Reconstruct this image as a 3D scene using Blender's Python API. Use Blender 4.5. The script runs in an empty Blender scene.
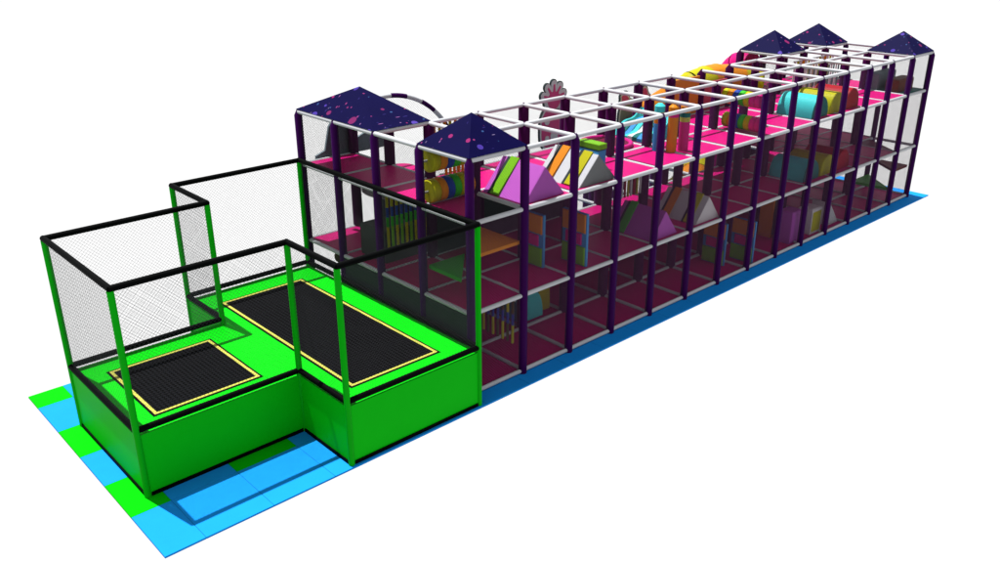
import bpy, bmesh, math, random
from mathutils import Vector, Matrix
random.seed(4)
S = bpy.context.scene
COL = S.collection
V = Vector

# ------------------------------------------------------------------ materials
def mat(name, rgb, rough=.5, var=.06, scale=6.0, spec=.04, metal=0.0, bump=0.0):
    m = bpy.data.materials.new(name); m.use_nodes = True
    nt = m.node_tree; b = nt.nodes['Principled BSDF']
    b.inputs['Roughness'].default_value = rough
    b.inputs['Metallic'].default_value = metal
    b.inputs['Specular IOR Level'].default_value = spec
    tc = nt.nodes.new('ShaderNodeTexCoord'); no = nt.nodes.new('ShaderNodeTexNoise')
    no.inputs['Scale'].default_value = scale; no.inputs['Detail'].default_value = 4
    nt.links.new(tc.outputs['Object'], no.inputs['Vector'])
    mx = nt.nodes.new('ShaderNodeMix'); mx.data_type = 'RGBA'
    mx.inputs['A'].default_value = (*[c * (1 - var) for c in rgb], 1)
    mx.inputs['B'].default_value = (*[min(1, c * (1 + var)) for c in rgb], 1)
    nt.links.new(no.outputs['Fac'], mx.inputs['Factor'])
    nt.links.new(mx.outputs['Result'], b.inputs['Base Color'])
    if bump:
        bp = nt.nodes.new('ShaderNodeBump'); bp.inputs['Strength'].default_value = bump
        bp.inputs['Distance'].default_value = .01
        n2 = nt.nodes.new('ShaderNodeTexNoise'); n2.inputs['Scale'].default_value = 60
        nt.links.new(tc.outputs['Object'], n2.inputs['Vector'])
        nt.links.new(n2.outputs['Fac'], bp.inputs['Height']); nt.links.new(bp.outputs['Normal'], b.inputs['Normal'])
    return m

M = dict(
    purple=mat('purple_foam', (.022, .0005, .042), .45, .08, spec=.03),
    plum=mat('plum_foam', (.030, .0008, .028), .45, .08, spec=.03),
    white=mat('white_foam_sleeve', (.34, .35, .37), .45, .04),
    pink=mat('pink_vinyl', (.34, .0028, .100), .42, .05, 3),
    maroon=mat('maroon_vinyl', (.075, .006, .022), .45, .06, 3),
    magenta=mat('magenta_vinyl', (.38, .008, .14), .42, .05, 3),
    green=mat('green_vinyl', (.001, .36, .0035), .5, .05, 2.5, spec=.03),
    tubegreen=mat('green_tube', (.001, .28, .003), .4, .06, spec=.03),
    black=mat('black_foam', (.0008, .0010, .0011), .6, .1, spec=.02),
    yellow=mat('yellow_vinyl', (.27, .255, .004), .42),
    border=mat('yellow_webbing', (.31, .30, .055), .6),
    orange=mat('orange_vinyl', (.40, .135, .008), .42),
    blue=mat('blue_vinyl', (.012, .035, .20), .42),
    skyblue=mat('sky_blue_vinyl', (.03, .17, .38), .42),
    turq=mat('turquoise_vinyl', (.035, .36, .37), .42),
    teal=mat('teal_vinyl', (.008, .09, .085), .45),
    leaf=mat('leaf_green_vinyl', (.025, .27, .014), .45),
    lime=mat('lime_vinyl', (.10, .26, .008), .42),
    violet=mat('violet_vinyl', (.29, .062, .31), .42),
    red=mat('red_vinyl', (.22, .006, .012), .42),
    brown=mat('brown_vinyl', (.095, .022, .012), .5),
    tan=mat('olive_brown_foam', (.05, .042, .012), .6),
    grey=mat('grey_vinyl', (.13, .135, .14), .5),
    steel=mat('blue_grey_vinyl', (.10, .13, .15), .5),
    dark=mat('dark_board', (.018, .026, .027), .6),
    paleboard=mat('pale_board', (.42, .40, .42), .5),
    rose=mat('rose_board', (.42, .05, .15), .5),
    net=mat('grey_netting', (.032, .034, .037), .7, .05, spec=.02),
    metal=mat('galvanised_steel', (.28, .29, .30), .35, .06, metal=.6),
    tileblue=mat('blue_eva_tile', (.006, .172, .50), .7, .05, 4, spec=.02),
    tilegreen=mat('green_eva_tile', (.001, .30, .0015), .7, .05, 4, spec=.02),
    clay=mat('orange_brown_vinyl', (.36, .13, .022), .5),
    clayrose=mat('dusty_rose_vinyl', (.24, .04, .06), .5),
    charcoal=mat('grey_green_vinyl', (.035, .045, .038), .5),
    shadewall=mat('dark_rose_vinyl', (.14, .012, .05), .5),
    netviolet=mat('violet_grey_netting', (.085, .045, .080), .7, .05, spec=.02),  # violet-grey tint paints haze and pink bounce light onto the lower front strings
    seam=mat('tile_seam', (.004, .045, .09), .9),
)

def canopy_mat():
    m = bpy.data.materials.new('space_print_canopy'); m.use_nodes = True
    nt = m.node_tree; N = nt.nodes; L = nt.links; b = N['Principled BSDF']
    b.inputs['Roughness'].default_value = .6; b.inputs['Specular IOR Level'].default_value = .02
    tc = N.new('ShaderNodeTexCoord')
    oi = N.new('ShaderNodeObjectInfo'); ad = N.new('ShaderNodeVectorMath'); ad.operation = 'ADD'
    L.new(tc.outputs['Object'], ad.inputs[0]); L.new(oi.outputs['Location'], ad.inputs[1])
    def layer(scale, rad, stretch, rot):
        mp = N.new('ShaderNodeMapping'); mp.inputs['Scale'].default_value = stretch
        mp.inputs['Rotation'].default_value = rot
        L.new(ad.outputs[0], mp.inputs['Vector'])
        v = N.new('ShaderNodeTexVoronoi'); v.inputs['Scale'].default_value = scale
        L.new(mp.outputs['Vector'], v.inputs['Vector'])
        sep = N.new('ShaderNodeSeparateColor'); L.new(v.outputs['Color'], sep.inputs['Color'])
        mul = N.new('ShaderNodeMath'); mul.operation = 'MULTIPLY'; mul.inputs[1].default_value = rad
        L.new(sep.outputs['Green'], mul.inputs[0])
        lt = N.new('ShaderNodeMath'); lt.operation = 'LESS_THAN'
        L.new(v.outputs['Distance'], lt.inputs[0]); L.new(mul.outputs[0], lt.inputs[1])
        return sep, lt
    noise = N.new('ShaderNodeTexNoise'); noise.inputs['Scale'].default_value = 1.5
    L.new(tc.outputs['Object'], noise.inputs['Vector'])
    base = N.new('ShaderNodeMix'); base.data_type = 'RGBA'
    base.inputs['A'].default_value = (.0012, .0009, .020, 1); base.inputs['B'].default_value = (.0022, .0015, .030, 1)
    L.new(noise.outputs['Fac'], base.inputs['Factor'])
    last = base.outputs['Result']
    for scale, rad, st, rot, cols in (
        (3.5, .33, (1, 1, 1.3), (.3, .5, .2), [(.0, (.10, .01, .06)), (.35, (.16, .012, .075)), (.6, (.035, .02, .17)), (.8, (.05, .03, .2))]),
        (6.0, .17, (1, 1.5, 1), (.9, .1, .5), [(.0, (.15, .02, .09)), (.4, (.02, .05, .14)), (.7, (.12, .06, .16))]),
        (7.0, .16, (.35, 2.6, 1), (.1, .4, .7), [(.0, (.02, .015, .1)), (.5, (.13, .10, .19)), (.8, (.14, .05, .16))]),
    ):
        sep, lt = layer(scale, rad, st, rot)
        r = N.new('ShaderNodeValToRGB'); r.color_ramp.interpolation = 'CONSTANT'
        while len(r.color_ramp.elements) < len(cols): r.color_ramp.elements.new(.5)
        for e, (p, c) in zip(r.color_ramp.elements, cols): e.position = p; e.color = (*c, 1)
        L.new(sep.outputs['Red'], r.inputs['Fac'])
        mx = N.new('ShaderNodeMix'); mx.data_type = 'RGBA'
        L.new(lt.outputs[0], mx.inputs['Factor']); L.new(last, mx.inputs['A']); L.new(r.outputs['Color'], mx.inputs['B'])
        last = mx.outputs['Result']
    L.new(last, b.inputs['Base Color'])
    return m
M['canopy'] = canopy_mat()

def bed_mat():
    m = bpy.data.materials.new('woven_black_bed'); m.use_nodes = True
    nt = m.node_tree; N = nt.nodes; L = nt.links; b = N['Principled BSDF']
    b.inputs['Roughness'].default_value = .7; b.inputs['Specular IOR Level'].default_value = .02
    tc = N.new('ShaderNodeTexCoord'); mp = N.new('ShaderNodeMapping')
    mp.inputs['Rotation'].default_value = (0, 0, math.radians(45))
    L.new(tc.outputs['Object'], mp.inputs['Vector'])
    ck = N.new('ShaderNodeTexChecker'); ck.inputs['Scale'].default_value = 21
    ck.inputs['Color1'].default_value = (.0001, .0001, .0002, 1); ck.inputs['Color2'].default_value = (.0036, .0036, .0044, 1)
    L.new(mp.outputs['Vector'], ck.inputs['Vector']); L.new(ck.outputs['Color'], b.inputs['Base Color'])
    return m
M['bed'] = bed_mat()

# ------------------------------------------------------------------ mesh builder
class MB:
    def __init__(s): s.v = []; s.f = []; s.m = []; s.sm = []; s.mats = []
    def mi(s, m):
        if m not in s.mats: s.mats.append(m)
        return s.mats.index(m)
    def add(s, verts, faces, m, smooth=False):
        o = len(s.v); k = s.mi(m); s.v += [tuple(v) for v in verts]
        for f in faces: s.f.append([o + i for i in f]); s.m.append(k); s.sm.append(smooth)
    def box(s, a, b, m):
        x0, y0, z0 = a; x1, y1, z1 = b
        s.add([(x0, y0, z0), (x1, y0, z0), (x1, y1, z0), (x0, y1, z0), (x0, y0, z1), (x1, y0, z1), (x1, y1, z1), (x0, y1, z1)],
              [(0, 3, 2, 1), (4, 5, 6, 7), (0, 1, 5, 4), (1, 2, 6, 5), (2, 3, 7, 6), (3, 0, 4, 7)], m)
    def slab(s, a, b, m, c=.012):
        """box with a chamfered top rim"""
        x0, y0, z0 = a; x1, y1, z1 = b
        vs = [(x0, y0, z0), (x1, y0, z0), (x1, y1, z0), (x0, y1, z0), (x0, y0, z1 - c), (x1, y0, z1 - c), (x1, y1, z1 - c), (x0, y1, z1 - c),
              (x0 + c, y0 + c, z1), (x1 - c, y0 + c, z1), (x1 - c, y1 - c, z1), (x0 + c, y1 - c, z1)]
        fs = [(0, 3, 2, 1), (8, 9, 10, 11)]
        for k in range(4):
            n = (k + 1) % 4
            fs += [(k, n, 4 + n, 4 + k), (4 + k, 4 + n, 8 + n, 8 + k)]
        s.add(vs, fs, m)
    def prism(s, poly, d, m):
        """polygon (3d points, planar) extruded by vector d"""
        n = len(poly); d = V(d); p = [V(q) for q in poly]
        nn = sum(((p[i]).cross(p[(i + 1) % n]) for i in range(n)), V((0, 0, 0)))
        if nn.dot(d) > 0: p.reverse()
        vs = p + [q + d for q in p]
        fs = [list(range(n)), list(range(2 * n - 1, n - 1, -1))] + [(i, n + i, n + (i + 1) % n, (i + 1) % n) for i in range(n)]
        s.add(vs, fs, m)
    def tube(s, pts, r, m, n=12, caps=True, smooth=True, radii=None):
        pts = [V(p) for p in pts]; rings = []; ref = None
        for i, p in enumerate(pts):
            t = (pts[min(i + 1, len(pts) - 1)] - pts[max(i - 1, 0)]).normalized()
            if ref is None:
                ref = V((0, 0, 1)) if abs(t.z) < .9 else V((1, 0, 0))
            u = (ref - t * ref.dot(t)).normalized(); ref = u; w = t.cross(u)
            rr = radii[i] if radii else r
            rings.append([p + (u * math.cos(2 * math.pi * k / n) + w * math.sin(2 * math.pi * k / n)) * rr for k in range(n)])
        vs = [q for R in rings for q in R]; fs = []
        for i in range(len(pts) - 1):
            for k in range(n):
                a = i * n + k; b = i * n + (k + 1) % n
                fs.append((a, b, b + n, a + n))
        s.add(vs, fs, m, smooth)
        if caps:
            s.add(rings[0], [list(range(n - 1, -1, -1))], m); s.add(rings[-1], [list(range(n))], m)
    def ball(s, c, r, m, nu=16, nv=10, sc=(1, 1, 1)):
        pts = [V((0, 0, -1))] + [V((math.cos(2 * math.pi * a / nu) * math.sin(math.pi * b / nv), math.sin(2 * math.pi * a / nu) * math.sin(math.pi * b / nv), -math.cos(math.pi * b / nv))) for b in range(1, nv) for a in range(nu)] + [V((0, 0, 1))]
        pts = [V((p.x * r * sc[0], p.y * r * sc[1], p.z * r * sc[2])) + V(c) for p in pts]; fs = []
        for a in range(nu): fs.append((0, 1 + (a + 1) % nu, 1 + a))
        for b in range(nv - 2):
            for a in range(nu):
                p = 1 + b * nu + a; q = 1 + b * nu + (a + 1) % nu; fs.append((p, q, q + nu, p + nu))
        t = len(pts) - 1
        for a in range(nu): fs.append((t, 1 + (nv - 2) * nu + a, 1 + (nv - 2) * nu + (a + 1) % nu))
        s.add(pts, fs, m, True)
    def mesh(s, name):
        me = bpy.data.meshes.new(name); me.from_pydata(s.v, [], s.f)
        for m in s.mats: me.materials.append(M[m])
        me.polygons.foreach_set('material_index', s.m); me.polygons.foreach_set('use_smooth', s.sm)
        me.update(); return me
    def build(s, name, parent=None, loc=(0, 0, 0)):
        return link(name, s.mesh(name), parent, loc)

def link(name, me, parent=None, loc=(0, 0, 0), rz=0.0, rot=None):
    o = bpy.data.objects.new(name, me); COL.objects.link(o)
    o.parent = parent; o.location = loc
    o.rotation_euler = rot if rot else (0, 0, rz)
    return o
def thing(name, label, cat, loc=(0, 0, 0), group=None):
    o = bpy.data.objects.new(name, None); COL.objects.link(o); o.location = loc
    o.empty_display_size = .2; o['label'] = label; o['category'] = cat
    if group: o['group'] = group
    return o
def copy_thing(root, loc, label):
    r = root.copy(); COL.objects.link(r); r.location = loc; r['label'] = label
    for ch in list(root.children):
        c = ch.copy(); COL.objects.link(c); c.parent = r
        for g in list(ch.children):
            d = g.copy(); COL.objects.link(d); d.parent = c
    return r

# ------------------------------------------------------------------ netting: real strings on a diagonal grid
def net_mesh(name, w, h, s=.037, r=.0013, clip=None, m='net'):
    """strings in the local XZ rectangle [0,w]x[0,h]; clip(x,z) -> True keeps a piece"""
    b = MB(); st = s * math.sqrt(2)
    def string(p, q):
        d = (q - p).normalized(); n = V((-d.z, 0, d.x)); y = V((0, 1, 0))
        o = [n * r - y * r * .6, -n * r - y * r * .6, y * r * 1.0]
        b.add([p + e for e in o] + [q + e for e in o], [(0, 1, 4, 3), (1, 2, 5, 4), (2, 0, 3, 5)], m)
    for sg in (1, -1):
        c = -h if sg > 0 else 0.0
        lim = w if sg > 0 else w + h
        c += st * .5
        while c < lim:
            # line z = sg*(x-c)
            if sg > 0: x0, x1 = max(0, c), min(w, c + h)
            else: x0, x1 = max(0, c - h), min(w, c)
            if x1 - x0 > .004:
                if clip:
                    k = 40; run = None
                    for i in range(k + 1):
                        x = x0 + (x1 - x0) * i / k; ok = clip(x, sg * (x - c))
                        if ok and run is None: run = x
                        if run is not None and (not ok or i == k):
                            if x - run > .01: string(V((run, 0, sg * (run - c))), V((x, 0, sg * (x - c))))
                            run = None
                else:
                    string(V((x0, 0, sg * (x0 - c))), V((x1, 0, sg * (x1 - c))))
            c += st
    return b.mesh(name)

# ------------------------------------------------------------------ dimensions
B = 1.2; BY = 1.243; Z1 = 1.514; Z2 = 3.071; Z3 = 4.098
LV = (.05, Z1, Z2, Z3); RR = .040; PR = .076
def G(i, j): return (i * B, j * BY)

# ------------------------------------------------------------------ floor of coloured tiles
fl = MB()
xs = [-5.56] + [-5.0 + k for k in range(23)] + [17.45]
ys = [-.38, -.28] + [.69 + .973 * k for k in range(5)] + [5.11]
ys = [-.385] + [.69 + .973 * k for k in range(5)] + [5.11]
fl.box((-5.55, -.375, -.03), (17.44, 5.10, -.004), 'seam')
for a in range(len(xs) - 1):
    for c in range(len(ys) - 1):
        g = .0025
        green = (a % 2 == 0) and (c % 2 == 1)
        fl.slab((xs[a] + (g if a else 0), ys[c] + (g if c else 0), -.03 if a == 0 or c == 0 else -.012), (xs[a + 1] - g, ys[c + 1] - g, 0), 'tilegreen' if green else 'tileblue', .002)
o = fl.build('floor'); o['kind'] = 'structure'

# ------------------------------------------------------------------ play frame
frame = thing('play_frame', 'long three storey indoor play frame with purple posts, white rails, pink decks and netting', 'play frame', (0, 0, 0))
def post_mesh(h, PR=PR, m='purple'):
    b = MB(); b.tube([(0, 0, 0), (0, 0, h), (0, 0, h + .11)], PR, m, 14, radii=[PR, PR, .02]); return b.mesh('post')
pm_in = post_mesh(Z3 - .065, .105, 'plum'); pm_full = post_mesh(Z3 - .065); pm_mid = post_mesh(Z1 - .07)
full = set()
for i in range(15):
    for j in range(3): full.add((i, j))
for i in (0, 1): full |= {(i, 3), (i, 4)}
for i in range(11, 15): full |= {(i, 3)}
for (i, j) in sorted(full):
    link('post', pm_full if (j == 0 or i == 0 or i == 14) else pm_in, frame, (*G(i, j), 0))
low = [(i, 4) for i in list(range(3, 9)) + list(range(12, 15))] + [(i, 3) for i in range(3, 9)]
for (i, j) in low: link('post', pm_mid, frame, (*G(i, j), 0))

rail_cache = {}
def rail_mesh(L):
    k = round(L, 3)
    if k not in rail_cache:
        b = MB(); b.tube([(0, 0, 0), (L, 0, 0)], RR, 'white', 12, caps=True); rail_cache[k] = b.mesh('rail')
    return rail_cache[k]
rails = []
def has(i, j, lv):
    if lv == 3 or lv == 2: return (i, j) in full
    return (i, j) in full or (i, j) in low
for lv in (3, 2, 1, 0):
    for j in range(5):
        for i in range(15):
            if has(i, j, lv) and has(i + 1, j, lv) and i < 14 and not (lv == 3 and j == 2 and i in (7, 8)): rails.append((lv, i, j, 'x'))
            if has(i, j, lv) and has(i, j + 1, lv) and j < 4: rails.append((lv, i, j, 'y'))
def rank(r):
    lv, i, j, d = r
    if j == 0 and d == 'x': return 0
    if i == 0 and d == 'y': return 0.1
    if lv == 3: return 1 + (i + j) * .02
    return 4 - lv * .3 + i * .05 + j
rails.sort(key=rank)
e = PR - .012
rest = MB()
for n, (lv, i, j, d) in enumerate(rails):
    x, y = G(i, j); z = LV[lv]
    if lv == 3: ee = .0
    else: ee = e
    if d == 'x': L = B - 2 * ee; p = (x + ee, y, z); rz = 0; q = (x + ee + L, y, z)
    else: L = BY - 2 * ee; p = (x, y + ee, z); rz = math.pi / 2; q = (x, y + ee + L, z)
    if lv == 3:                              # top joints: trim so pipe ends butt inside the post cap
        t = .030
        if d == 'x': L -= 2 * t; p = (p[0] + t, p[1], p[2]); q = (q[0] - t, q[1], q[2])
        else: L -= 2 * t; p = (p[0], p[1] + t, p[2]); q = (q[0], q[1] - t, q[2])
    if n < 100: link('rail', rail_mesh(L), frame, p, rz)
    else: rest.tube([p, q], RR, 'white', 10)
o = rest.build('rail', frame); o['kind'] = 'stuff'

# decks
db = MB(); gx = .035
db.slab((gx, gx, -.06), (B - gx, BY - gx, .0), 'pink', .015); deck_me = db.mesh('deck_panel')
skip2 = {(0, 0), (13, 0)} ; skip1 = {(0, 0), (13, 0)}
for i in range(14):
    for j in range(4):
        cells = []
        if j < 2 or i in (0,) or i >= 11:
            if (i, j) not in skip2 and not (i >= 11 and j == 3): cells.append(2)
        if (j < 2 or i < 1 or i >= 11) and (i, j) != (13, 0): cells.append(1)
        if j < 2: cells.append(0)
        for lv in cells:
            link('deck_panel', deck_me, frame, (*G(i, j), LV[lv] + (.022 if lv else -.002)))
# triangular stage decks
def tri(name, label, poly, z, m, th=.07):
    b = MB(); b.prism([(x, y, z - th) for x, y in poly], (0, 0, th), m)
    o = b.build(name, frame); o['label'] = label
tri('stage_deck', 'pink triangular top stage deck', [(.05, .04), (1.16, 1.2), (.05, 1.2)], Z2 + .02, 'pink')
tri('stage_deck', 'orange triangular stage deck', [(.14, .06), (1.15, .06), (1.15, 1.15)], 2.50, 'orange', .06)
tri('stage_deck', 'green triangular stage deck', [(.1, .35), (.9, 1.2), (.1, 1.2)], 2.02, 'leaf')
tri('stage_deck', 'green triangular low stage deck', [(15.66, 1.17), (15.74, .1), (16.72, 1.17)], .45, 'leaf')
tri('stage_deck', 'brown triangular stage deck', [(15.85, .09), (16.72, .09), (16.72, 1.15)], .95, 'brown')
tri('stage_deck', 'maroon deck at the far end', [(15.64, .04), (15.64, 1.2), (16.5, 1.2)], Z1 + .02, 'maroon')  # maroon puts the shade on this pink deck into its colour
tri('stage_deck', 'teal stage deck on the top floor', [(15.64, .2), (16.76, .04), (16.76, 1.2), (15.64, 1.2)], Z2 + .03, 'teal')

# solid panels
def wall(i, j, d, lv, m, lab, z0=None, z1=None):
    b = MB(); x, y = G(i, j); a = z0 if z0 is not None else LV[lv] + RR; c = z1 if z1 is not None else LV[lv + 1] - RR
    L = (B if d == 'x' else BY) - 2 * PR
    if d == 'x': b.slab((PR, -.03, 0), (PR + L, .03, c - a), m, .008)
    else: b.slab((-.03, PR, 0), (.03, PR + L, c - a), m, .008)
    o = b.build('wall_panel', frame, (x, y, a)); o['label'] = lab
for j in (0, 1, 2): wall(0, j, 'y', 0, 'dark', 'dark grey green end panel')
for i in range(1, 11): wall(i, 2, 'x', 0, 'shadewall', 'dark rose back panel')  # added panels; their dark rose paints the shade deep in the ground floor
for i in (1, 2, 3): wall(i, 2, 'x', 1, 'dark', 'dark grey green back panel')  # added dark sheets standing in for the shaded depth behind the middle floor
wall(7, 2, 'x', 2, 'clay', 'orange brown back panel', Z2 + RR, Z3 - .1)
wall(8, 2, 'x', 2, 'clayrose', 'dusty rose back panel', Z2 + RR, Z3 - .3)

# safety nets
net_cache = {}
def net(w, h, dense=False):
    k = (round(w, 3), round(h, 3), dense)
    if k not in net_cache: net_cache[k] = net_mesh('safety_net', w, h, r=.0019, m='netviolet') if dense else net_mesh('safety_net', w, h)
    return net_cache[k]
ip = PR - .005; ir = RR - .005
spots = []
for lv in range(3):
    z = LV[lv] + ir; h = LV[lv + 1] - LV[lv] - 2 * ir
    for i in range(14): spots.append((i, 0, 'x', z, h))
    for j in range(4):
        if lv or j == 3: spots.append((0, j, 'y', z, h))
    for j in range(2): spots.append((14, j, 'y', z, h))
z = Z2 + ir; h = Z3 - Z2 - 2 * ir
for i in range(1, 11): spots.append((i, 2, 'x', z, h))
for i in range(11, 14): spots.append((i, 3, 'x', z, h))
spots.append((0, 4, 'x', z, h))
for lv in (1,):
    z = LV[lv] + ir; h = LV[lv + 1] - LV[lv] - 2 * ir
    spots.append((0, 4, 'x', z, h))
    for i in range(2, 11): spots.append((i, 2, 'x', z, h))
for (i, j, d, z, h) in spots:
    x, y = G(i, j)
    if d == 'x': link('safety_net', net(B - 2 * ip, h, j == 0 and z < Z2), frame, (x + ip, y, z))
    else: link('safety_net', net(BY - 2 * ip, h), frame, (x, y + ip, z), math.pi / 2)

# canopies
def canopy(x0, y0, x1, y1, h):
    b = MB(); z = Z3 + .045; d = .03
    x0 -= d; y0 -= d; x1 += d; y1 += d
    c = ((x0 + x1) / 2, (y0 + y1) / 2, z + h); t = .018
    lo = [(x0, y0, z), (x1, y0, z), (x1, y1, z), (x0, y1, z)]
    inn = [(x0 + t, y0 + t, z), (x1 - t, y0 + t, z), (x1 - t, y1 - t, z), (x0 + t, y1 - t, z)]
    vs = lo + [c] + inn + [(c[0], c[1], c[2] - .03)]
    fs = [(k, (k + 1) % 4, 4) for k in range(4)] + [(5 + (k + 1) % 4, 5 + k, 9) for k in range(4)] + [(k, 5 + k, 5 + (k + 1) % 4, (k + 1) % 4) for k in range(4)]
    b.add(vs, fs, 'canopy')
    cx, cy = x0, y0
    b.v = [(v[0] - cx, v[1] - cy, v[2]) for v in b.v]
    return b.build('canopy_roof', frame, (cx, cy, 0))
canopy(0, 0, B, BY, .52); canopy(0, 2 * BY, B, 4 * BY, .52)
canopy(11 * B, 2 * BY, 12 * B, 3 * BY, .52); canopy(13 * B, 2 * BY, 14 * B, 3 * BY, .52); canopy(13 * B, 0, 14 * B, BY, .52)

# striped hoop and its net over the back opening
hx, hy, hz, hr = 2.10, 4.98, 2.19, 1.92
hb = MB(); n = 9
for k in range(n):
    a0 = 1.95 * k / n; a1 = 1.95 * (k + 1) / n
    hb.tube([(hx + hr * math.cos(a0 + (a1 - a0) * q / 5), hy + .03, hz + hr * math.sin(a0 + (a1 - a0) * q / 5)) for q in range(6)], .05, ('purple', 'white')[k % 2], 12)
for sx in (1,): hb.tube([(hx + sx * hr, hy + .03, 0), (hx + sx * hr, hy + .03, hz)], .05, 'white', 12)
hb.build('hoop', frame)
nm = net_mesh('hoop_net', 2 * hr, hr, .040, .0014, clip=lambda x, z: x > .75 * hr and (x - hr) ** 2 + z * z < (hr - .04) ** 2)
link('hoop_net', nm, frame, (hx - hr, hy + .03, hz))

# ------------------------------------------------------------------ trampoline court
court = thing('trampoline_court', 'bright green raised trampoline court with black padded rails and two jump beds', 'trampoline', (-2.6, 2.3, 0))
CX, CY = -2.6, 2.3
XA, XC, XE = -5.20, -2.66, -.115; YN, YB, YT, YS = 1.0, 3.55, 4.90, -.31
ZD, ZR, ZT = .97, 1.075, 3.18
poly = [(XA, YB), (XA, YN), (XC, YN), (XC, YS), (XE, YS), (XE, YT), (XC, YT), (XC, YB)]   # A B C D E F H G
def cpart(b, name, lab=None):
    b.v = [(v[0] - CX, v[1] - CY, v[2]) for v in b.v]
    o = b.build(name, court)
    if lab: o['label'] = lab
    return o
b = MB()
b.slab((XA + .03, YN + .03, ZD - .06), (XC - .0005, YB - .03, ZD), 'green', .0006)
cpart(b, 'pad_deck', 'green padding around the small jump bed')
b = MB(); b.slab((XC + .0005, YS + .03, ZD - .06), (XE - .03, YT - .03, ZD), 'green', .0006)
cpart(b, 'pad_deck', 'green padding around the large jump bed')
for k in range(8):
    (x0, y0), (x1, y1) = poly[k], poly[(k + 1) % 8]
    p, q = V((x0, y0, 0)), V((x1, y1, 0)); d = (q - p).normalized(); nrm = V((d.y, -d.x, 0))
    # skirt panel
    b = MB(); a = p + d * .03 - nrm * .015; c = q - d * .03 - nrm * .015
    b.prism([a, c, c + nrm * .03, a + nrm * .03], (0, 0, ZD + .02), 'green'); cpart(b, 'skirt_panel')
    b = MB(); a = p + d * .05; c = q - d * .05
    b.prism([a + nrm * .012 + V((0, 0, .004)), c + nrm * .012 + V((0, 0, .004)), c + nrm * .035 + V((0, 0, .004)), a + nrm * .035 + V((0, 0, .004))], (0, 0, .055), 'black'); cpart(b, 'skirting')
    # rails
    b = MB(); ex = d * .0
    b.tube([p + d * .03 + V((0, 0, ZR)), q - d * .03 + V((0, 0, ZR))], .046, 'black', 12); cpart(b, 'deck_rail')
    b = MB(); pts = [p + d * -.02 + V((0, 0, ZT)), q - d * -.02 + V((0, 0, ZT))]
    b.tube(pts, .046, 'black', 12); cpart(b, 'top_rail')
    # net
    w = (q - p).length - .08; h = ZT - ZD - .06
    me = net_mesh('safety_net', w, h, .042, .0014)
    link('safety_net', me, court, (x0 + d.x * .04 - CX, y0 + d.y * .04 - CY, ZD + .02), math.atan2(d.y, d.x))
    # post
    b = MB(); b.tube([(x0 + nrm.x * 0, y0, 0), (x0, y0, ZT - .03)], .047, 'tubegreen', 14); cpart(b, 'post')
for lab, (x0, y0, x1, y1) in (('small square jump bed', (-4.78, 1.40, -3.12, 3.12)), ('large oblong jump bed', (-2.26, .17, -.59, 4.38))):
    b = MB(); b.box((x0 - .035, y0 - .035, ZD - .01), (x1 + .035, y1 + .035, ZD + .006), 'black'); o = cpart(b, 'jump_bed', lab)
    def child(bb, nm):
        bb.v = [(v[0] - CX, v[1] - CY, v[2]) for v in bb.v]; bb.build(nm, o)
    bb = MB(); w = .048; z0, z1 = ZD + .004, ZD + .011
    bb.box((x0, y0, z0), (x1, y0 + w, z1), 'border'); bb.box((x0, y1 - w, z0), (x1, y1, z1), 'border')
    bb.box((x0, y0 + w, z0), (x0 + w, y1 - w, z1), 'border'); bb.box((x1 - w, y0 + w, z0), (x1, y1 - w, z1), 'border'); child(bb, 'border_strip')
    bb = MB(); bb.box((x0 + w, y0 + w, z0), (x1 - w, y1 - w, z1 - .002), 'bed'); child(bb, 'bounce_mat')

# ------------------------------------------------------------------ obstacles inside the frame
D2 = Z2 + .022; D1 = Z1 + .022; D0 = .05

def mountain(label, loc, w, l, h, body, ribs, group='foam mountains to climb over'):
    """gabled foam block: ridge along Y, slopes to -X and +X, with raised ribs across the slopes"""
    t = thing('foam_mountain', label, 'foam block', loc, group)
    b = MB(); b.prism([(-w / 2, 0, 0), (w / 2, 0, 0), (0, 0, h)], (0, l, 0), body[0])
    o = b.build('wedge_body', t)
    b = MB(); b.prism([(-w / 2 + .006, -.012, .004), (w / 2 - .006, -.012, .004), (0, -.012, h - .006)], (0, .011, 0), body[1]); b.build('gable_panel', t)
    for (y, wd, m) in ribs:
        for s in (-1, 1):
            n = V((s * h, 0, w / 2)).normalized()
            for nm, y2, w2, m2, th in (('rib', y, wd * .72, m, .03), ('groove', y + wd * .72 + .002, wd * .28, 'dark', .012)):
                p0 = V((s * w / 2, y2, 0)); p1 = V((0, y2, h)); b = MB()
                b.prism([p0, p1, p1 + V((0, 0, th)), p0 + n * th + V((0, 0, th * .4))], (0, w2, 0), m2); b.build(nm, t)
    return t
mountain('violet gabled foam mountain with a green rib on the top floor beside the front corner', (1.79, .12, D2), .98, 1.02, .56, ('violet', 'violet'), [(.62, .28, 'lime')])
mountain('white gabled foam mountain with orange and yellow ribs on the top floor', (3.16, .12, D2), 1.0, 1.06, .52, ('white', 'grey'), [(.68, .26, 'orange'), (.14, .28, 'yellow')])
mountain('violet gabled foam mountain with a dark green rib on the middle floor', (5.3, .12, D1), .85, 1.05, .55, ('violet', 'violet'), [(.70, .24, 'leaf')])
mountain('white gabled foam mountain with orange and yellow ribs on the middle floor', (6.8, .12, D1), .86, 1.06, .54, ('white', 'paleboard'), [(.70, .24, 'orange'), (.14, .22, 'yellow')])

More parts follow.
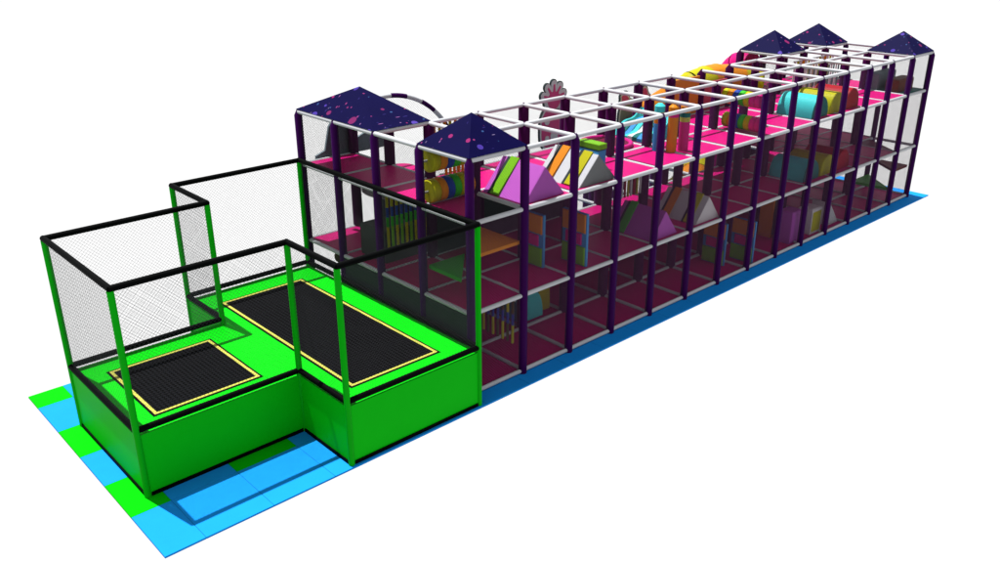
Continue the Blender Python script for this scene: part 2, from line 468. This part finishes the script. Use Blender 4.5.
def foam_step(label, loc, w, l, h, top, side):
    t = thing('foam_step', label, 'foam step', loc)
    b = MB(); b.prism([(-.10, 0, 0), (w, 0, 0), (w, 0, h * .74), (0, 0, h * .74)], (0, l, 0), side); b.build('riser', t)
    b = MB(); b.slab((-.01, -.01, h * .79), (w + .01, l + .01, h), top, .012); b.build('tread', t)
    b = MB(); b.box((.01, .01, h * .74), (w - .01, l - .01, h * .79), 'dark'); b.build('joint', t)
    return t
foam_step('blue foam step with a bright green top behind the white mountain on the top floor', (3.80, .66, D2), .20, .54, .50, 'lime', 'skyblue')

# stacked round rollers on axles
def roller(label, loc, L, r, axis, cols, group):
    t = thing('foam_roller', label, 'roller', loc, group)
    n = len(cols); dv = V((1, 0, 0)) if axis == 'x' else V((0, 1, 0))
    for k, c in enumerate(cols):
        a, z = k / n, (k + 1) / n
        b = MB(); g = .012
        pts = [dv * (L * a), dv * (L * a + g), dv * (L * z - g), dv * (L * z)]
        b.tube(pts, r, c, 20, radii=[r - .02, r, r, r - .02]); b.build('drum', t)
    b = MB(); b.tube([dv * -.12, dv * (L + .12)], .022, 'metal', 8); b.build('axle', t)
    return t
R1 = ['yellow', 'orange', 'blue', 'leaf', 'yellow', 'orange']
roller('striped foam roller under the front corner canopy, upper of the pair', (.16, 1.243, 3.83), .90, .20, 'x', R1, 'squeeze rollers')
roller('striped foam roller under the front corner canopy, lower of the pair', (.16, 1.243, 3.30), .90, .20, 'x', R1, 'squeeze rollers')
R2 = ['magenta', 'magenta', 'yellow', 'leaf', 'blue', 'orange', 'yellow']
roller('striped foam roller with pink end halfway along the top floor, upper of the pair', (8.55, .13, 3.84), .98, .165, 'y', R2, 'squeeze rollers')
roller('striped foam roller with pink end halfway along the top floor, lower of the pair', (8.65, .13, 3.30), .98, .165, 'y', R2, 'squeeze rollers')

# hanging strap curtains
def curtain(label, loc, W, ztop, zbot, axis, n, rows, header='metal', r=.028, every=1):
    t = thing('strap_curtain', label, 'curtain', loc, 'strap curtains')
    dv = V((1, 0, 0)) if axis == 'x' else V((0, 1, 0)); H = ztop - zbot
    b = MB(); b.tube([V((0, 0, H)), dv * W + V((0, 0, H))], .02, header, 8); b.build('header_bar', t)
    for k in range(n):
        b = MB(); c = dv * (W * (k + .5) / n)
        for q, (f0, f1, cs) in enumerate(rows):
            b.tube([c + V((0, 0, H * f0)), c + V((0, 0, H * f1))], r, cs[k % len(cs)], 8)
        b.build('strap', t)
    return t
YB3 = [(0, .40, ['yellow', 'lime']), (.40, .58, ['leaf']), (.58, .76, ['blue']), (.76, .99, ['yellow'])]
curtain('yellow, green and blue strap curtain on the middle floor behind the trampoline net', (.14, 2.486, 1.95), .95, 2.97, 1.95, 'x', 9, YB3)
curtain('yellow and blue strap curtain on the ground floor near the front corner', (1.16, .16, .52), .9, 1.36, .52, 'y', 7, [(0, .42, ['yellow', 'tan']), (.42, .68, ['blue']), (.68, .99, ['tan', 'yellow'])], r=.026)
curtain('short white and green strap curtain behind the corner rollers', (1.38, 2.30, 3.12), .70, 3.60, 3.12, 'x', 7, [(0, .35, ['orange']), (.35, .75, ['leaf', 'white']), (.75, .99, ['white'])])
curtain('yellow strap curtain beside the large canopy', (1.34, 2.75, 3.45), .9, 4.02, 3.45, 'x', 7, [(0, .99, ['yellow', 'orange'])])
curtain('yellow, white and red strap curtain below the deck on the middle floor', (5.12, 1.243, 2.10), .9, 3.0, 2.10, 'x', 9, [(0, .99, ['yellow', 'paleboard', 'red'])], r=.025)
curtain('white and yellow strap curtain at the far end of the top floor', (13.4, 2.2, 3.15), 2.2, 3.95, 3.15, 'x', 15, [(0, .99, ['paleboard', 'yellow', 'paleboard', 'orange'])], r=.03)
curtain('white strap curtain with orange tips before the red barrel', (12.5, 1.36, 3.12), 1.8, 3.95, 3.12, 'x', 14, [(0, .3, ['orange', 'leaf']), (.3, .99, ['paleboard', 'steel'])], r=.022)

# half barrels
def barrel(label, loc, w, l, h, m, em):
    t = thing('half_barrel', label, 'foam hurdle', loc, 'half round hurdles')
    n = 18; pr = [(w / 2 * math.cos(math.pi * k / n), h * math.sin(math.pi * k / n) ** .8) for k in range(n + 1)]
    b = MB(); vs = [(x, 0, z) for x, z in pr] + [(x, l, z) for x, z in pr]
    b.add(vs, [(k, k + 1, n + 2 + k, n + 1 + k)[::-1] for k in range(n)], m, True)
    b.add([(x, 0, z) for x, z in pr], [list(range(n + 1))[::-1]], m); b.add([(x, l, z) for x, z in pr], [list(range(n + 1))], m)
    b.add([(-w / 2, 0, 0), (w / 2, 0, 0), (w / 2, l, 0), (-w / 2, l, 0)], [(3, 2, 1, 0)], m); b.build('barrel_body', t)
    b = MB(); q = [(x * .98, -.012, .006 + z * .97) for x, z in pr]; b.prism(q, (0, .011, 0), em); b.build('end_panel', t)
    return t
FL = {D2: 'top floor', D1: 'middle floor'}
for z in (D2, D1):
    barrel('turquoise half round foam hurdle on the %s' % FL[z], (11.28, .2, z), .74, .93, .50, 'turq', 'teal')
    barrel('yellow half round foam hurdle on the %s' % FL[z], (12.08, .2, z), .70, .93, .50, 'yellow', 'yellow')
    barrel('red half round foam hurdle on the %s' % FL[z], (12.86, .2, z), .70, .93, .50, 'red', 'red')
barrel('turquoise half round foam hurdle on the ground floor', (2.82, 1.40, D0), .62, .62, .62, 'turq', 'turq')
barrel('yellow half round foam hurdle on the ground floor', (3.32, 1.55, D0), .34, .50, .95, 'yellow', 'yellow')

# maze boards with coloured blocks
def maze(label, loc, w=.60, h=1.02):
    t = thing('maze_board', label, 'maze board', loc, 'upright maze boards')
    b = MB(); b.box((0, 0, 0), (.055, w, h), 'skyblue'); b.build('board', t)
    flip = Matrix(((0, 0, -1, 0), (-1, 0, 0, w - .03), (0, 1, 0, 0), (0, 0, 0, 1)))
    for (a, c, u0, u1, m, th) in ((.02, .37, -.015, w - .05, 'lime', .03), (.64, .985, -.015, w - .05, 'orange', .03), (.40, .61, .07, w - .14, 'magenta', .03)):
        b = MB(); b.slab((u0, 0, 0), (u1, (c - a) * h, th), m, .008)
        o = link('pad', b.mesh('pad'), t); o.matrix_local = Matrix.Translation((-.003, 0, a * h)) @ flip
    return t
mz = maze('upright maze board with coloured pads on the middle floor, left of the pair', (2.28, .60, D1))
copy_thing(mz, (2.90, .10, D1), 'upright maze board with coloured pads on the middle floor, right of the pair')
copy_thing(mz, (8.10, .42, D0), 'upright maze board with coloured pads on the ground floor, left of the pair')
copy_thing(mz, (8.72, .06, D0), 'upright maze board with coloured pads on the ground floor, right of the pair')

# punch bags standing on the top deck
def bag(label, loc, cols, h=.92, r=.105):
    t = thing('punch_bag', label, 'punch bag', loc, 'cylindrical punch bags')
    z = 0
    for f, c in cols:
        b = MB(); b.tube([(0, 0, z * h), (0, 0, (z + f) * h)], r, c, 18); b.build('band', t); z += f
    b = MB(); b.tube([(0, 0, h), (0, 0, h + .05)], r, cols[-1][1], 18, radii=[r, r * .45]); b.build('cap', t)
    b = MB(); b.tube([(0, 0, h + .04), (0, 0, 4.06 - loc[2])], .014, 'metal', 6); b.build('hanger', t)
bag('blue punch bag with green and yellow bands at its top', (5.86, .86, D2), [(.62, 'skyblue'), (.12, 'orange'), (.13, 'yellow'), (.13, 'turq')])
bag('orange punch bag standing between the blue and pink ones', (5.98, .60, D2), [(.78, 'orange'), (.1, 'magenta'), (.12, 'orange')])
bag('pink punch bag with cream and teal bands at its top', (6.24, .50, D2), [(.66, 'magenta'), (.1, 'border'), (.1, 'teal'), (.14, 'orange')])

# round bouncer
t = thing('round_bouncer', 'round maroon bouncer with magenta rim on the top floor', 'bouncer', (5.42, 1.86, D2))
b = MB(); b.tube([(.52 * math.cos(a), .52 * math.sin(a), .05) for a in [2 * math.pi * k / 36 for k in range(37)]], .05, 'magenta', 10, caps=False); b.build('rim', t)
b = MB(); b.tube([(0, 0, 0), (0, 0, .06)], .5, 'maroon', 36); b.build('bounce_pad', t)

# striped wave ramp
t = thing('wave_ramp', 'cyan and blue striped wavy foam ramp on the top floor', 'foam ramp', (6.12, 1.36, D2))
cols = ['turq', 'skyblue', 'teal', 'paleboard', 'turq', 'skyblue', 'teal', 'turq']
for k, c in enumerate(cols):
    n = 14; y0 = k * .125; top = [(1.05 * q / n, .05 + .42 * q / n + .045 * math.sin(q / n * 9 + k * .6)) for q in range(n + 1)]
    b = MB(); b.prism([(0, y0, 0)] + [(x, y0, z) for x, z in top] + [(1.05, y0, 0)], (0, .125, 0), c); b.build('lane', t)

# foam blocks at the far end
def block(label, loc, size, m, trim=None):
    t = thing('foam_block', label, 'foam block', loc)
    b = MB(); b.slab((0, 0, 0), size, m, .03); b.build('block_body', t)
    b = MB(); b.box((.04, -.008, .06), (size[0] - .04, -.001, size[2] - .08), trim or m); b.build('front_panel', t)
    return t
block('reddish brown foam block on the teal deck at the far end', (15.70, .30, Z2 + .03), (.92, .36, .34), 'brown')
block('tall blue grey foam block behind the brown one at the far end', (15.66, .86, Z2 + .03), (1.05, .28, .46), 'steel')
block('upright violet foam block on the ground floor', (10.55, .15, D0), (.50, .40, .80), 'violet')
block('dark grey green foam block on the middle floor behind the trampoline net', (.30, 2.75, D1), (.75, .8, .62), 'charcoal')
block('small orange foam block behind the violet one', (10.62, .72, D0), (.42, .36, 1.05), 'orange', 'tan')
block('cream foam block with yellow panel on the ground floor', (11.55, .15, D0), (.50, .40, .66), 'paleboard', 'yellow')
t = thing('foam_wedge', 'small white foam wedge on the ground floor near the far end', 'foam wedge', (12.55, .2, D0))
b = MB(); b.prism([(0, 0, 0), (.55, 0, 0), (0, 0, .62)], (0, .5, 0), 'paleboard'); b.build('wedge_body', t)
b = MB(); b.prism([(.03, -.012, .03), (.48, -.012, .03), (.03, -.012, .55)], (0, .011, 0), 'white'); b.build('side_panel', t)

# tube slides behind the frame
def tube_slide(label, pts, tr, cols, loc):
    t = thing('tube_slide', label, 'slide', loc)
    P = [V(p) for p in pts]
    def cr(f):
        f = f * (len(P) - 1); i = min(int(f), len(P) - 2); u = f - i
        p0, p1, p2, p3 = P[max(i - 1, 0)], P[i], P[i + 1], P[min(i + 2, len(P) - 1)]
        return .5 * (2 * p1 + (p2 - p0) * u + (2 * p0 - 5 * p1 + 4 * p2 - p3) * u * u + (3 * p1 - p0 - 3 * p2 + p3) * u ** 3)
    n = len(cols)
    for k, c in enumerate(cols):
        b = MB(); q = [cr((k + e / 8) / n) - V(loc) for e in range(9)]
        b.tube(q, tr, c, 26, caps=(k in (0, n - 1)), radii=[tr + .018, tr] + [tr] * 6 + [tr + .018]); b.build('tube_section', t)
    b = MB(); e = P[-1] - V(loc); b.box((e.x - .45, e.y - .45, 0), (e.x + .45, e.y + .45, max(.06, e.z - tr)), 'grey'); b.build('landing', t)
    return t
sp = [(12.45, 2.66, 3.40), (12.0, 2.98, 3.50), (11.2, 3.15, 3.58), (10.8, 3.17, 3.57), (10.3, 3.2, 3.50), (9.92, 3.45, 3.22), (9.85, 3.95, 2.85), (10.2, 4.45, 2.5),
      (10.8, 4.6, 2.15), (11.3, 4.3, 1.8), (11.35, 3.75, 1.45), (10.95, 3.3, 1.1), (10.4, 3.3, .8), (9.9, 3.6, .5)]
tube_slide('thick yellow and orange spiral tube slide behind the frame', sp, .43, ['yellow', 'orange', 'orange', 'yellow', 'yellow', 'orange', 'yellow', 'orange', 'magenta', 'orange', 'yellow', 'orange', 'yellow'], (10.6, 3.9, 0))
tube_slide('pink tube slide elbow leaving the back beside the canopies', [(13.75, 3.72, 3.50), (13.75, 3.97, 3.51), (13.75, 4.17, 3.34), (13.75, 4.28, 2.9), (13.72, 4.32, 2.0), (13.7, 4.35, .5)], .49, ['pink', 'pink', 'magenta', 'pink'], (13.6, 4.4, 0))

# ringed cone tower and cut-out boards at the back
t = thing('ring_tower', 'low tower of grey and white rings with a pink top behind the corner', 'play tower', (2.10, 4.58, 0))
b = MB(); b.tube([(0, 0, 0), (0, 0, 2.24)], .5, 'dark', 36); b.build('drum', t)
zz = 2.24
for r, h, c in ((.86, .12, 'grey'), (.80, .035, 'white'), (.73, .10, 'grey'), (.64, .035, 'white'), (.56, .07, 'grey'), (.45, .035, 'white')):
    b = MB(); b.tube([(0, 0, zz), (0, 0, zz + h - .03), (0, 0, zz + h)], r, c, 36, radii=[r, r, r - .03], smooth=False); b.build('ring', t); zz += h
b = MB(); b.tube([(0, 0, zz), (0, 0, zz + .06)], .36, 'pink', 30, radii=[.36, .30]); b.build('top_pad', t)

def board(label, loc, shapes, name='cutout_board', back='dark'):
    """flat plywood cut-out: dark backing, pale rim, coloured face, for every lobed shape"""
    t = thing(name, label, 'cutout board', loc)
    for (pn, cx, cz, f, cface) in shapes:
        n = 120
        for m, off, y, th in ((back, .045, 0, .05), ('paleboard', .02, -.006, .05), (cface, -.03, -.012, .05)):
            b = MB(); b.prism([(cx + (f(2 * math.pi * k / n) + off) * math.cos(2 * math.pi * k / n), y, cz + (f(2 * math.pi * k / n) + off) * math.sin(2 * math.pi * k / n)) for k in range(n)], (0, th, 0), m)
            if m == back: base = b.build(pn, t)
            else: b.build('rim' if m == 'paleboard' else 'face', base)
    b = MB(); b.box((-.05, .055, -.9), (.05, .10, 0), 'metal'); b.build('bracket', t)
    return t
def crest(a): return .31 + (.14 * abs(math.sin(a * 5.0)) ** .5 if .01 < a < 3.13 else 0)
def blob(a): return .52 + .05 * math.cos(3 * a)
def lumps(a): return .30 + .05 * math.cos(4 * a + .5)
bd = board('pink and white scalloped cutout board with frilled crest standing behind the frame', (7.15, 5.02, 2.32), [('body_panel', 0, .35, blob, 'rose'), ('crest_panel', -.03, 1.06, crest, 'paleboard')])
cp = [c for c in bd.children if c.name.startswith('crest_panel')][0]
for k in range(5):
    a = math.pi * (k + .5) / 5; d = V((math.cos(a), 0, math.sin(a))); w = V((-d.z, 0, d.x)); c = V((-.03, -.024, 1.06))
    b = MB(); b.prism([c + d * .20 - w * .035, c + d * .37 - w * .022, c + d * .37 + w * .022, c + d * .20 + w * .035], (0, .02, 0), 'rose'); b.build('stripe', cp)
b = MB(); b.prism([(-.03 + .22 * math.cos(2 * math.pi * k / 40), -.024, 1.04 + .22 * math.sin(2 * math.pi * k / 40)) for k in range(40)], (0, .02, 0), 'rose'); b.build('disc', cp)
bp = [c for c in bd.children if c.name.startswith('body_panel')][0]
for (x, z, r) in ((-.26, .55, .09), (.28, .5, .08), (0, .15, .13), (-.25, .12, .07)):
    b = MB(); b.prism([(x + r * math.cos(2 * math.pi * k / 24), -.024, z + r * math.sin(2 * math.pi * k / 24)) for k in range(24)], (0, .02, 0), 'paleboard'); b.build('spot', bp)
board('smaller pink and grey cutout board with two round knobs', (10.05, 5.02, 2.20), [('body_panel', .1, .25, blob, 'grey'), ('knob_panel', -.18, .82, lambda a: .17 + .02 * math.cos(5 * a), 'rose'), ('knob_panel', .62, .70, lumps, 'rose')])
t = thing('hill_board', 'grey hill shaped cutout board under the large canopy', 'cutout board', (.35, 5.02, Z2))
b = MB(); b.prism([(x, 0, z) for x, z in ((0, 0), (0, .08), (.22, .16), (.34, .62), (.6, .95), (.85, .6), (1.0, .30), (1.4, .46), (1.75, .30), (1.9, 0))], (0, .05, 0), 'steel'); b.build('board_panel', t)
b = MB(); b.box((.5, .05, -.6), (.6, .09, .3), 'metal'); b.build('bracket', t)
t = thing('punch_ball', 'round brown punch ball hanging below the middle deck behind the trampoline', 'punch ball', (.25, 4.25, Z1 - .24))
b = MB(); b.ball((0, 0, 0), .12, 'tan', sc=(1, 1, 1.1)); b.build('ball', t)
b = MB(); b.tube([(0, 0, .12), (0, 0, .21)], .018, 'metal', 6); b.build('strap', t)

# ------------------------------------------------------------------ light
W = bpy.data.worlds.new('World'); S.world = W; W.use_nodes = True
nt = W.node_tree; bg = nt.nodes['Background']; bg.inputs['Strength'].default_value = .42
tc = nt.nodes.new('ShaderNodeTexCoord'); sx = nt.nodes.new('ShaderNodeSeparateXYZ'); rp = nt.nodes.new('ShaderNodeValToRGB')
nt.links.new(tc.outputs['Generated'], sx.inputs['Vector']); nt.links.new(sx.outputs['Z'], rp.inputs['Fac'])
rp.color_ramp.elements[0].position = .0; rp.color_ramp.elements[0].color = (1, 1, 1, 1)
rp.color_ramp.elements[1].position = .35; rp.color_ramp.elements[1].color = (.80, .80, .82, 1)
nt.links.new(rp.outputs['Color'], bg.inputs['Color'])      # white studio sweep below, dimmer overhead
sd = bpy.data.lights.new('sun', 'SUN'); sd.energy = 4.0; sd.angle = math.radians(.5); sd.color = (1, .985, .96)
so = bpy.data.objects.new('sun', sd); COL.objects.link(so)
so.rotation_euler = V((.2, -1.0, -3.16)).to_track_quat('-Z', 'Y').to_euler()

# ------------------------------------------------------------------ camera (solved from the photograph's post grid)
cd = bpy.data.cameras.new('camera'); co = bpy.data.objects.new('camera', cd); COL.objects.link(co)
Rm = ((0.731801358612501, -0.6815177510792576, 0.0005713989577831868), (-0.2625621045087531, -0.28270791280468144, -0.9225710689771034), (0.6289100991467957, 0.6749887339811618, -0.38582676966441287))
co.matrix_world = Matrix(((Rm[0][0], -Rm[1][0], -Rm[2][0], -8.5336), (Rm[0][1], -Rm[1][1], -Rm[2][1], -9.85226), (Rm[0][2], -Rm[1][2], -Rm[2][2], 7.56223), (0, 0, 0, 1)))
cd.sensor_width = 36; cd.lens = 36 * .875195; cd.clip_start = .1; cd.clip_end = 500
S.camera = co
S.view_settings.view_transform = 'Standard'; S.view_settings.look = 'None'
S.view_settings.exposure = 1.32; S.view_settings.gamma = 1.0
S.cycles.max_bounces = 8; S.cycles.diffuse_bounces = 4
